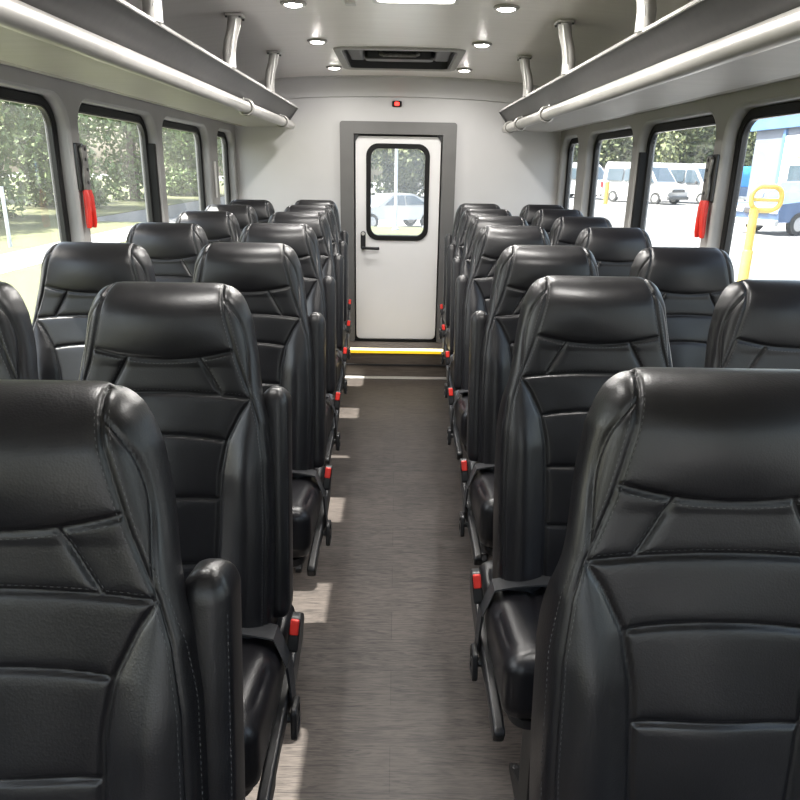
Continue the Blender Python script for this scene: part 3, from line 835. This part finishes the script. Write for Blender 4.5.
# emergency latches on the pillars
for s, sn in ((-1, 'left'), (1, 'right')):
    t = tag(empty('emergency_window_latch', (s * XW, 2.678, ZC - .1)), 'grey emergency window latch with two red handles on the %s pillar' % sn, 'emergency latch', 'window pillar emergency latches')
    def q(poly, d0, d1, nm, mt, **k):
        return MB().prism([(y, z) for y, z in poly], -s * d0, -s * d1).build(nm, mt, t, **k)
    q(rrect(-.032, .03, .0, .165, .006, 4), .0, .012, 'backing_plate', M['plastic'], bevel=.003)
    q([(-.018, .003), (.027, .003), (.027, .16), (.004, .16), (-.02, .15), (-.012, .09), (-.02, .05)], .012, .024, 'latch_body', M['latch_grey'], bevel=.003)
    for y, z in ((.008, .145), (.006, .11), (.012, .075), (.004, .03)): MB().lathe([(.0, -s * .0265), (.006, -s * .0265), (.007, -s * .022)], 12, (0, y, z), 'x').build('rivet', M['steel_black'], t)
    for k in (-1, 1):
        pts = [(-s * .018, k * .013, .004), (-s * .021, k * .015, -.02), (-s * .022, k * .016, -.065), (-s * .021, k * .021, -.11), (-s * .02, k * .023, -.13)]
        h_ = MB().tube(pts, [.0105, .0125, .0125, .0115, .008], 14).build('red_handle', M['red'], t); h_['label'] = 'red handle'
o = MB().box((-XW, 4.62, ZC - .2), (-XW + .008, 4.665, ZC + .02)).build('pillar_plate', M['white_plastic'], None, bevel=.003)
tag(o, 'small pale plate on the last left window pillar', 'plate')

# ------------------------------------------------------------------ outside
LOW = -.6
structure(MB().box((-80, -40, GZ - 1.2), (90, 24.4, GZ)).box((10, 24.4, GZ - 1.2), (90, 130, GZ)).box((-80, 24.4, GZ - 1.2), (-11, 130, GZ)).box((-11, 24.4, GZ - 1.2), (10, 130, GZ + LOW)).build('ground', M['asphalt'], smooth=False))
structure(MB().box((-60, -30, GZ - .01), (-2.2, 24.4, GZ + .02)).box((-60, 24.4, GZ - .01), (-11, 90, GZ + .02)).build('lawn', M['grass'], smooth=False))
structure(MB().box((-8.3, -30, GZ + .0), (-6.9, 24.4, GZ + .03)).build('path', M['path'], smooth=False))
structure(MB().box((-2.2, 21.2, GZ - .01), (5.5, 24.2, GZ + .02)).build('lawn_strip', M['grass'], smooth=False))


def blob_leaves(n, size, clumps, seed):
    rg = np.random.default_rng(seed); mb = MB()
    for _ in range(n):
        c, r = clumps[rg.integers(len(clumps))]
        d = rg.normal(size=3); d /= np.linalg.norm(d); rad = r * rg.uniform(.55, 1.05)
        p = np.array(c) + d * rad * np.array([1, 1, .85])
        a = Vector(rg.normal(size=3)).normalized(); b = a.orthogonal().normalized(); b = (Matrix.Rotation(rg.uniform(0, 6.28), 3, a) @ b)
        c2 = a.cross(b); s = size * rg.uniform(.6, 1.3); p = Vector(p)
        mb.add([p - b * s, p + c2 * s * .55, p + b * s, p - c2 * s * .55], [(0, 1, 2, 3)])
    return mb


def tree(h, w, leafmat, n, size, seed, name='leafy_tree'):
    rg = random.Random(seed); t = empty(name)
    cl = []
    for i in range(22):
        a = rg.uniform(0, 6.28); q = rg.uniform(.0, .7) * w; z = rg.uniform(.06, .86) * h
        k = 1 - abs(z / h - .5) * .8
        cl.append(((q * k * math.cos(a), q * k * math.sin(a), z), w * rg.uniform(.35, .6) * k))
    f = blob_leaves(n, size, cl, seed).build('foliage', leafmat, t, smooth=False)
    tr_ = MB().tube([(0, 0, 0), (.05 * w, 0, h * .3), (0, .04 * w, h * .6), (.03 * w, 0, h * .8)], [h * .03, h * .024, h * .016, h * .006], 10)
    for k in range(4):
        a = k * 1.7; tr_.tube([(0, 0, h * (.25 + .1 * k)), (w * .35 * math.cos(a), w * .35 * math.sin(a), h * (.4 + .1 * k))], [h * .012, h * .005], 7)
    tr_.build('trunk', M['bark'], t)
    return t
tp = [tree(8.5, 3.4, M['leaf'], 13000, .125, 3), tree(7.5, 3.1, M['leaf'], 12000, .12, 5), tree(6, 2.4, M['leaf_yellow'], 8000, .1, 9)]
def put(proto, x, y, rz, sc, label, group, cat='tree'):
    if proto.name in used_p: o = dup(proto)
    else: o = proto; used_p.add(proto.name)
    o.location = (x, y, GZ + (LOW if -11 < x < 10 and y > 24.4 else 0)); o.rotation_euler = (0, 0, rz); o.scale = (sc, sc, sc); tag(o, label, cat, group); return o
GL = 'dark green trees beyond the lawn seen through the left windows'
for i, (x, y, k, sc) in enumerate(((-17, 13.5, 0, 1.), (-15.5, 19.5, 1, 1.1), (-14.5, 25.5, 0, 1.05), (-14.5, 32, 1, 1.15), (-14, 39, 0, 1.1), (-13.5, 47, 1, 1.2), (-12, 56, 0, 1.2), (-20, 24, 1, 1.3), (-22, 36, 0, 1.4))):
    put(tp[k], x, y, i * 1.3, sc, 'dark green leafy tree beyond the lawn outside the left windows', GL)
put(tp[2], -13.4, 21.8, .4, 1., 'yellow green young tree standing left of the others outside the nearest left window', None)
tf = [tree(9, 4.5, M['leaf_far'], 9000, .24, 21), tree(8, 4.2, M['leaf_far'], 8500, .24, 22)]
GRT = 'distant trees behind the parked white vans'
for i, (x, y) in enumerate(((14, 68), (20, 70), (26, 68), (32, 69), (38, 66), (44, 64), (17, 75), (29, 75), (41, 72))):
    put(tf[i % 2], x, y, i * 2.1, .92 + .1 * (i % 3), 'distant pale green tree rising behind the parked vans outside the right windows', GRT)
for i, (x, y) in enumerate(((-5.5, 62), (.5, 66), (6.5, 61), (12, 72), (-11, 70))):
    put(tf[i % 2], x, y, 1 + i * 1.7, 1.1, 'distant green tree seen through the window of the rear door', 'distant trees behind the rear door window')
f_ = tag(empty('boundary_fence', (28, 60, GZ)), 'long grey brown boundary fence below the distant trees on the right', 'fence')
MB().box((-18, -.05, .1), (18, .05, 2.2)).build('fence_panel', M['fence'], f_, smooth=False)
for k in range(13): MB().box((-18 + 3 * k - .07, -.1, 0), (-18 + 3 * k + .07, .1, 2.35)).build('fence_post', M['fence'], f_, smooth=False)


def vehicle(name, prof, hw, glass_side, screen, wheels, wr, mats, front_lamps=True, tail=None, grille=True, roof_in=.12, belt=1.0, L=4.5):
    """profile in (y, z), front of the vehicle at -y"""
    t = empty(name)
    def inset(z): return hw - roof_in * max(0, (z - belt)) / max(.3, (max(p[1] for p in prof) - belt))
    mb = MB(); rings = []
    mb.loft([[(-inset(z) + .05, y, z) for y, z in prof], [(-inset(z), y, z) for y, z in prof], [(inset(z), y, z) for y, z in prof], [(inset(z) - .05, y, z) for y, z in prof]])
    mb.build('body', mats['paint'], t, bevel=.05, seg=3, angle=40)
    for gp in glass_side:
        for s in (-1, 1):
            mb = MB(); mb.loft([[(s * (inset(z) - .02), y, z) for y, z in gp], [(s * (inset(z) + .008), y, z) for y, z in gp]]); mb.build('side_window', M['car_glass'], t, bevel=.01)
    for (y0, z0, y1, z1) in screen:
        dx0, dx1 = inset(z0) - .08, inset(z1) - .1
        nrm = Vector((0, -(z1 - z0), (y1 - y0))).normalized() * .012
        if y0 > 0: nrm = -nrm
        q = [Vector((-dx0, y0, z0)), Vector((dx0, y0, z0)), Vector((dx1, y1, z1)), Vector((-dx1, y1, z1))]
        mb = MB().loft([[p - nrm * 2 for p in q], [p + nrm for p in q]]); mb.build('windscreen' if y0 < 0 else 'rear_window', M['car_glass'], t, bevel=.01)
    for y in wheels:
        for s in (-1, 1):
            w = MB().lathe([(wr * .62, -.1), (wr * .95, -.11), (wr, -.07), (wr, .07), (wr * .95, .11), (wr * .62, .1)], 28, (0, 0, 0), 'x').build('wheel', M['tyre'], t)
            w.location = (s * (hw - .09), y, wr)
            MB().lathe([(0, -.1), (wr * .3, -.115), (wr * .62, -.1), (wr * .62, .1), (wr * .3, .115), (0, .1)], 16, (0, 0, 0), 'x').build('wheel_hub', M['hub'], w)
    yf = min(p[0] for p in prof); yb = max(p[0] for p in prof)
    zl = belt * .72
    if front_lamps:
        for s in (-1, 1):
            MB().box((s * (hw - .38) if s > 0 else -(hw - .06), yf - .02, zl - .1), ((hw - .06) if s > 0 else s * (hw - .38), yf + .12, zl + .08)).build('headlamp', M['lamp_clear'], t, bevel=.03, seg=3)
        MB().box((-hw + .42, yf - .025, zl - .12), (hw - .42, yf + .1, zl + .06)).build('grille', M['car_trim'], t, bevel=.02)
        MB().box((-hw + .02, yf - .09, .3), (hw - .02, yf + .1, .5)).build('front_bumper', mats['bumper'], t, bevel=.04, seg=3)
    MB().box((-hw + .02, yb - .1, .3), (hw - .02, yb + .09, .52)).build('rear_bumper', mats['bumper'], t, bevel=.04, seg=3)
    for s in (-1, 1):
        MB().box((s * (hw - .02) - .09, yb - .1, belt * .75), (s * (hw - .02) - .0 + (.0 if s > 0 else .09) + (0.0), yb + .03, belt * 1.05)).build('tail_lamp', M['lamp_red'], t, bevel=.02)
        mr = MB().box((s * hw - (.0 if s > 0 else .2), yf * .5, belt + .02), (s * hw + (.2 if s > 0 else 0), yf * .5 + .1, belt + .22)).build('wing_mirror', mats['bumper'], t, bevel=.04, seg=3)
    return t
VW = dict(paint=M['car_white'], bumper=M['car_white']); VT = dict(paint=M['car_white'], bumper=M['car_trim']); VB = dict(paint=M['car_blue'], bumper=M['hub'])
van_prof = [(-2.6, .35), (-2.68, .75), (-2.55, 1.0), (-1.75, 1.28), (-.95, 2.3), (-.6, 2.48), (2.5, 2.55), (2.65, 2.3), (2.7, .9), (2.65, .35)]
van_gl = [[(-1.55, 1.3), (-.95, 2.1), (-.35, 2.1), (-.35, 1.3)], [(-.25, 1.35), (-.25, 2.1), (.9, 2.1), (.9, 1.35)], [(1.0, 1.35), (1.0, 2.1), (2.3, 2.1), (2.3, 1.35)]]
def van(label, x, y, rz):
    t = vehicle('white_van', van_prof, 1.0, van_gl, [(-1.7, 1.33, -1.02, 2.2)], (-1.75, 1.65), .36, VT, belt=1.2, roof_in=.16)
    t.location = (x, y, GZ); t.rotation_euler = (0, 0, rz); tag(t, label, 'van', 'white vans parked in the lot'); return t
van('white van parked beyond the third right window, nearest the yellow post', 13.4, 53.5, R(38))
van('white van parked facing the bus in the second right window', 19.2, 48.2, R(32))
van('white van half hidden behind the other van in the second right window', 15.9, 47.2, R(32))
pk_prof = [(-2.4, .4), (-2.45, .95), (-1.0, 1.1), (-.4, 1.75), (.5, 1.75), (.6, 1.1), (2.4, 1.1), (2.45, .4)]
t = vehicle('pickup_truck', pk_prof, .95, [[(-.75, 1.15), (-.3, 1.65), (.4, 1.65), (.45, 1.15)]], [(-.95, 1.14, -.45, 1.68)], (-1.6, 1.5), .38, VB, belt=1.1)
t.location = (22.2, 49.5, GZ); t.rotation_euler = (0, 0, R(188)); tag(t, 'dark pickup truck with a bright blue canopy parked right of the white vans', 'truck')
MB().prism([(.55, 1.1), (.6, 1.9), (.9, 2.35), (2.2, 2.35), (2.42, 1.9), (2.42, 1.1)], -.93, .93).build('canopy', M['tarp'], t, bevel=.06, seg=3)
suv_prof = [(-2.35, .42), (-2.42, .8), (-2.3, 1.0), (-1.15, 1.1), (-.55, 1.68), (1.6, 1.72), (2.2, 1.1), (2.35, .95), (2.35, .42)]
suv_gl = [[(-.9, 1.13), (-.45, 1.6), (.3, 1.62), (.3, 1.13)], [(.38, 1.13), (.38, 1.62), (1.5, 1.63), (1.85, 1.13)]]
t = vehicle('blue_car', suv_prof, .9, suv_gl, [(-1.1, 1.12, -.6, 1.63), (2.15, 1.13, 1.65, 1.68)], (-1.45, 1.45), .36, VB, belt=1.1)
t.location = (14.1, 24.8, GZ); t.rotation_euler = (0, 0, R(-68)); tag(t, 'dark blue car parked before the pale blue building', 'car')
car_prof = [(-2.2, .4), (-2.25, .72), (-2.1, .85), (-1.05, .98), (-.35, 1.42), (.7, 1.45), (1.55, 1.05), (2.1, 1.0), (2.2, .8), (2.2, .4)]
car_gl = [[(-.8, 1.0), (-.3, 1.36), (.2, 1.38), (.2, 1.0)], [(.27, 1.0), (.27, 1.38), (.7, 1.37), (1.3, 1.02)]]
for lb, x, y, rz in (('white car parked across the grass strip, wheel showing in the rear door window', -.25, 31.5, R(-62)), ('white car parked at the left edge of the rear door window', -3.2, 29.5, R(-150)), ('white car parked behind the other cars at the right of the rear door window', 3.4, 36.5, R(-70))):
    t = vehicle('white_car', car_prof, .88, car_gl, [(-1.0, 1.0, -.4, 1.39), (1.5, 1.07, .75, 1.42)], (-1.4, 1.35), .34, VW, belt=.98)
    t.location = (x, y, GZ + LOW); t.rotation_euler = (0, 0, rz); tag(t, lb, 'car', 'white cars behind the bus')
# building
bd = tag(empty('workshop_building', (18, 31, GZ)), 'pale blue building with a bright blue fascia outside the nearest right window', 'building')
MB().box((0, -14, 0), (10, 6.5, 4.4)).build('wall_cladding', M['clad'], bd, smooth=False)
MB().box((-.25, -14.2, 3.95), (10.2, 6.75, 4.75)).build('fascia', M['clad_blue'], bd, smooth=False)
MB().box((-.06, -3.6, .0), (.0, 3.5, 3.6)).build('roller_door', M['white_plastic'], bd, smooth=False)
mb = MB().box((-.1, 3.5, 0), (.02, 3.72, 3.9)).box((-.1, -3.8, 0), (.02, -3.6, 3.9)); mb.build('downpipe', M['clad_blue'], bd, smooth=False)
MB().box((-.1, 1.1, 1.5), (-.05, 2.7, 2.3)).build('window_pane', M['car_glass'], bd, smooth=False)
w = MB().box((-.12, 1.0, 2.6), (-.06, 2.1, 3.25)).build('sign_board', M['yellow'], bd, smooth=False)
MB().box((-.13, 1.1, 2.69), (-.12, 2.0, 3.16)).build('sign_face', M['white_plastic'], w, smooth=False)
# yellow hoop barrier
hb = tag(empty('yellow_barrier', (5.12, 10.1, GZ)), 'yellow tubular hoop barrier standing outside the nearest right window', 'barrier')
loop = rrect(-.2, .22, 1.42, 1.74, .14, 8); loop = loop + loop[:2]
MB().tube([(p, 0, q) for p, q in loop], .035, 12, False).build('hoop_tube', M['yellow'], hb)
MB().tube([(-.17, .0, 1.56), (.19, .0, 1.56)], .025, 10).build('cross_bar', M['yellow'], hb)
MB().tube([(-.13, 0, 0), (-.13, 0, 1.44)], .06, 14).build('post', M['yellow'], hb)
MB().lathe([(.075, 0), (.075, .85), (.06, .88)], 16, (-.13, 0, 0)).build('post_sleeve', M['yellow'], hb)
o = MB().tube([(0, 0, 0), (0, 0, 1.3)], .14, 14).build('yellow_bollard', M['yellow']); o.location = (12.6, 44, GZ)
tag(o, 'yellow bollard in front of the white van in the third right window', 'bollard')
def pole(name, x, y, h_, r_, mt, label):
    t = tag(empty(name, (x, y, GZ)), label, 'pole')
    MB().tube([(0, 0, 0), (0, 0, h_)], [r_, r_ * .8], 12).build('shaft', mt, t)
    MB().lathe([(r_ * 2.2, 0), (r_ * 2.2, .06), (r_, .12)], 14).build('base', mt, t); return t
t = pole('street_lamp_post', 17.6, 40, 7.5, .16, M['pole'], 'tall pale blue lamp post beside the blue canopy truck')
MB().box((-1.6, -.12, 7.3), (.2, .12, 7.5)).build('lamp_head', M['pole'], t, bevel=.03)
for lb, x in (('tall white pole left of centre in the rear door window', -1.0), ('tall white pole at the centre of the rear door window', -.05), ('tall white pole right of centre in the rear door window', .95)):
    pole('white_street_pole', x, 24.0 if x != -.05 else 23, 8, .05, M['pole_white'], lb)
o = MB().tube([(0, 0, 0), (0, 0, 1.35)], .04, 10).build('marker_post', M['pole_white']); o.location = (-8.9, 16.5, GZ)
tag(o, 'thin white marker post on the lawn outside the nearest left window', 'post')

# ------------------------------------------------------------------ light
w = bpy.data.worlds.new('sky'); bpy.context.scene.world = w; w.use_nodes = True
nt = w.node_tree; bg = nt.nodes['Background']
sk = nt.nodes.new('ShaderNodeTexSky'); sk.sky_type = 'NISHITA'; sk.sun_disc = False; sk.sun_elevation = R(58); sk.sun_rotation = R(-90)
sk.air_density = 1.4; sk.dust_density = 4.; sk.ozone_density = 1.2
hs = nt.nodes.new('ShaderNodeHueSaturation'); hs.inputs['Saturation'].default_value = .7
nt.links.new(sk.outputs[0], hs.inputs['Color']); nt.links.new(hs.outputs[0], bg.inputs[0])
bg.inputs[1].default_value = .42
L = bpy.data.lights.new('sun', 'SUN'); L.energy = 15; L.angle = R(.6); L.color = (1, .96, .9)
so = bpy.data.objects.new('sun', L); C.objects.link(so)
dirv = Vector((.512, -.02, -.859)); so.rotation_euler = dirv.to_track_quat('-Z', 'Y').to_euler()
for y in (4.72, 3.78, 2.96, 2.1, 1.2):
    for s in (-1, 1):
        a = bpy.data.lights.new('downlight', 'AREA'); a.shape = 'DISK'; a.size = .06; a.energy = 3.3; a.color = (1, .97, .93)
        o = bpy.data.objects.new('downlight', a); C.objects.link(o); o.location = (s * .4, y, czat(.4) - .02)
a = bpy.data.lights.new('panel', 'AREA'); a.shape = 'RECTANGLE'; a.size = .27; a.size_y = .68; a.energy = 10; a.color = (1, .96, .9)
o = bpy.data.objects.new('panel', a); C.objects.link(o); o.location = (.057, 2.55, czat(.05) - .016)

# ------------------------------------------------------------------ camera
cd = bpy.data.cameras.new('camera'); cam = bpy.data.objects.new('camera', cd); C.objects.link(cam)
cd.sensor_width = 36; cd.lens = 700.9 / 800 * 36; cd.shift_x = -2.7 / 800; cd.clip_start = .02; cd.clip_end = 500
cam.matrix_world = Matrix.Translation((0, 0, ZC)) @ Matrix.Rotation(R(-.688), 4, 'Z') @ Matrix.Rotation(R(90 - 18.32), 4, 'X') @ Matrix.Rotation(R(1.011), 4, 'Z')
sc = bpy.context.scene; sc.camera = cam
sc.view_settings.view_transform = 'Standard'; sc.view_settings.look = 'None'; sc.view_settings.gamma = 1; sc.view_settings.use_curve_mapping = False
sc.view_settings.exposure = 1.1
sc.cycles.use_denoising = True
sc.cycles.max_bounces = 10; sc.cycles.diffuse_bounces = 5; sc.cycles.transparent_max_bounces = 12; sc.cycles.caustics_reflective = False; sc.cycles.caustics_refractive = False
sc.cycles.sample_clamp_indirect = 6
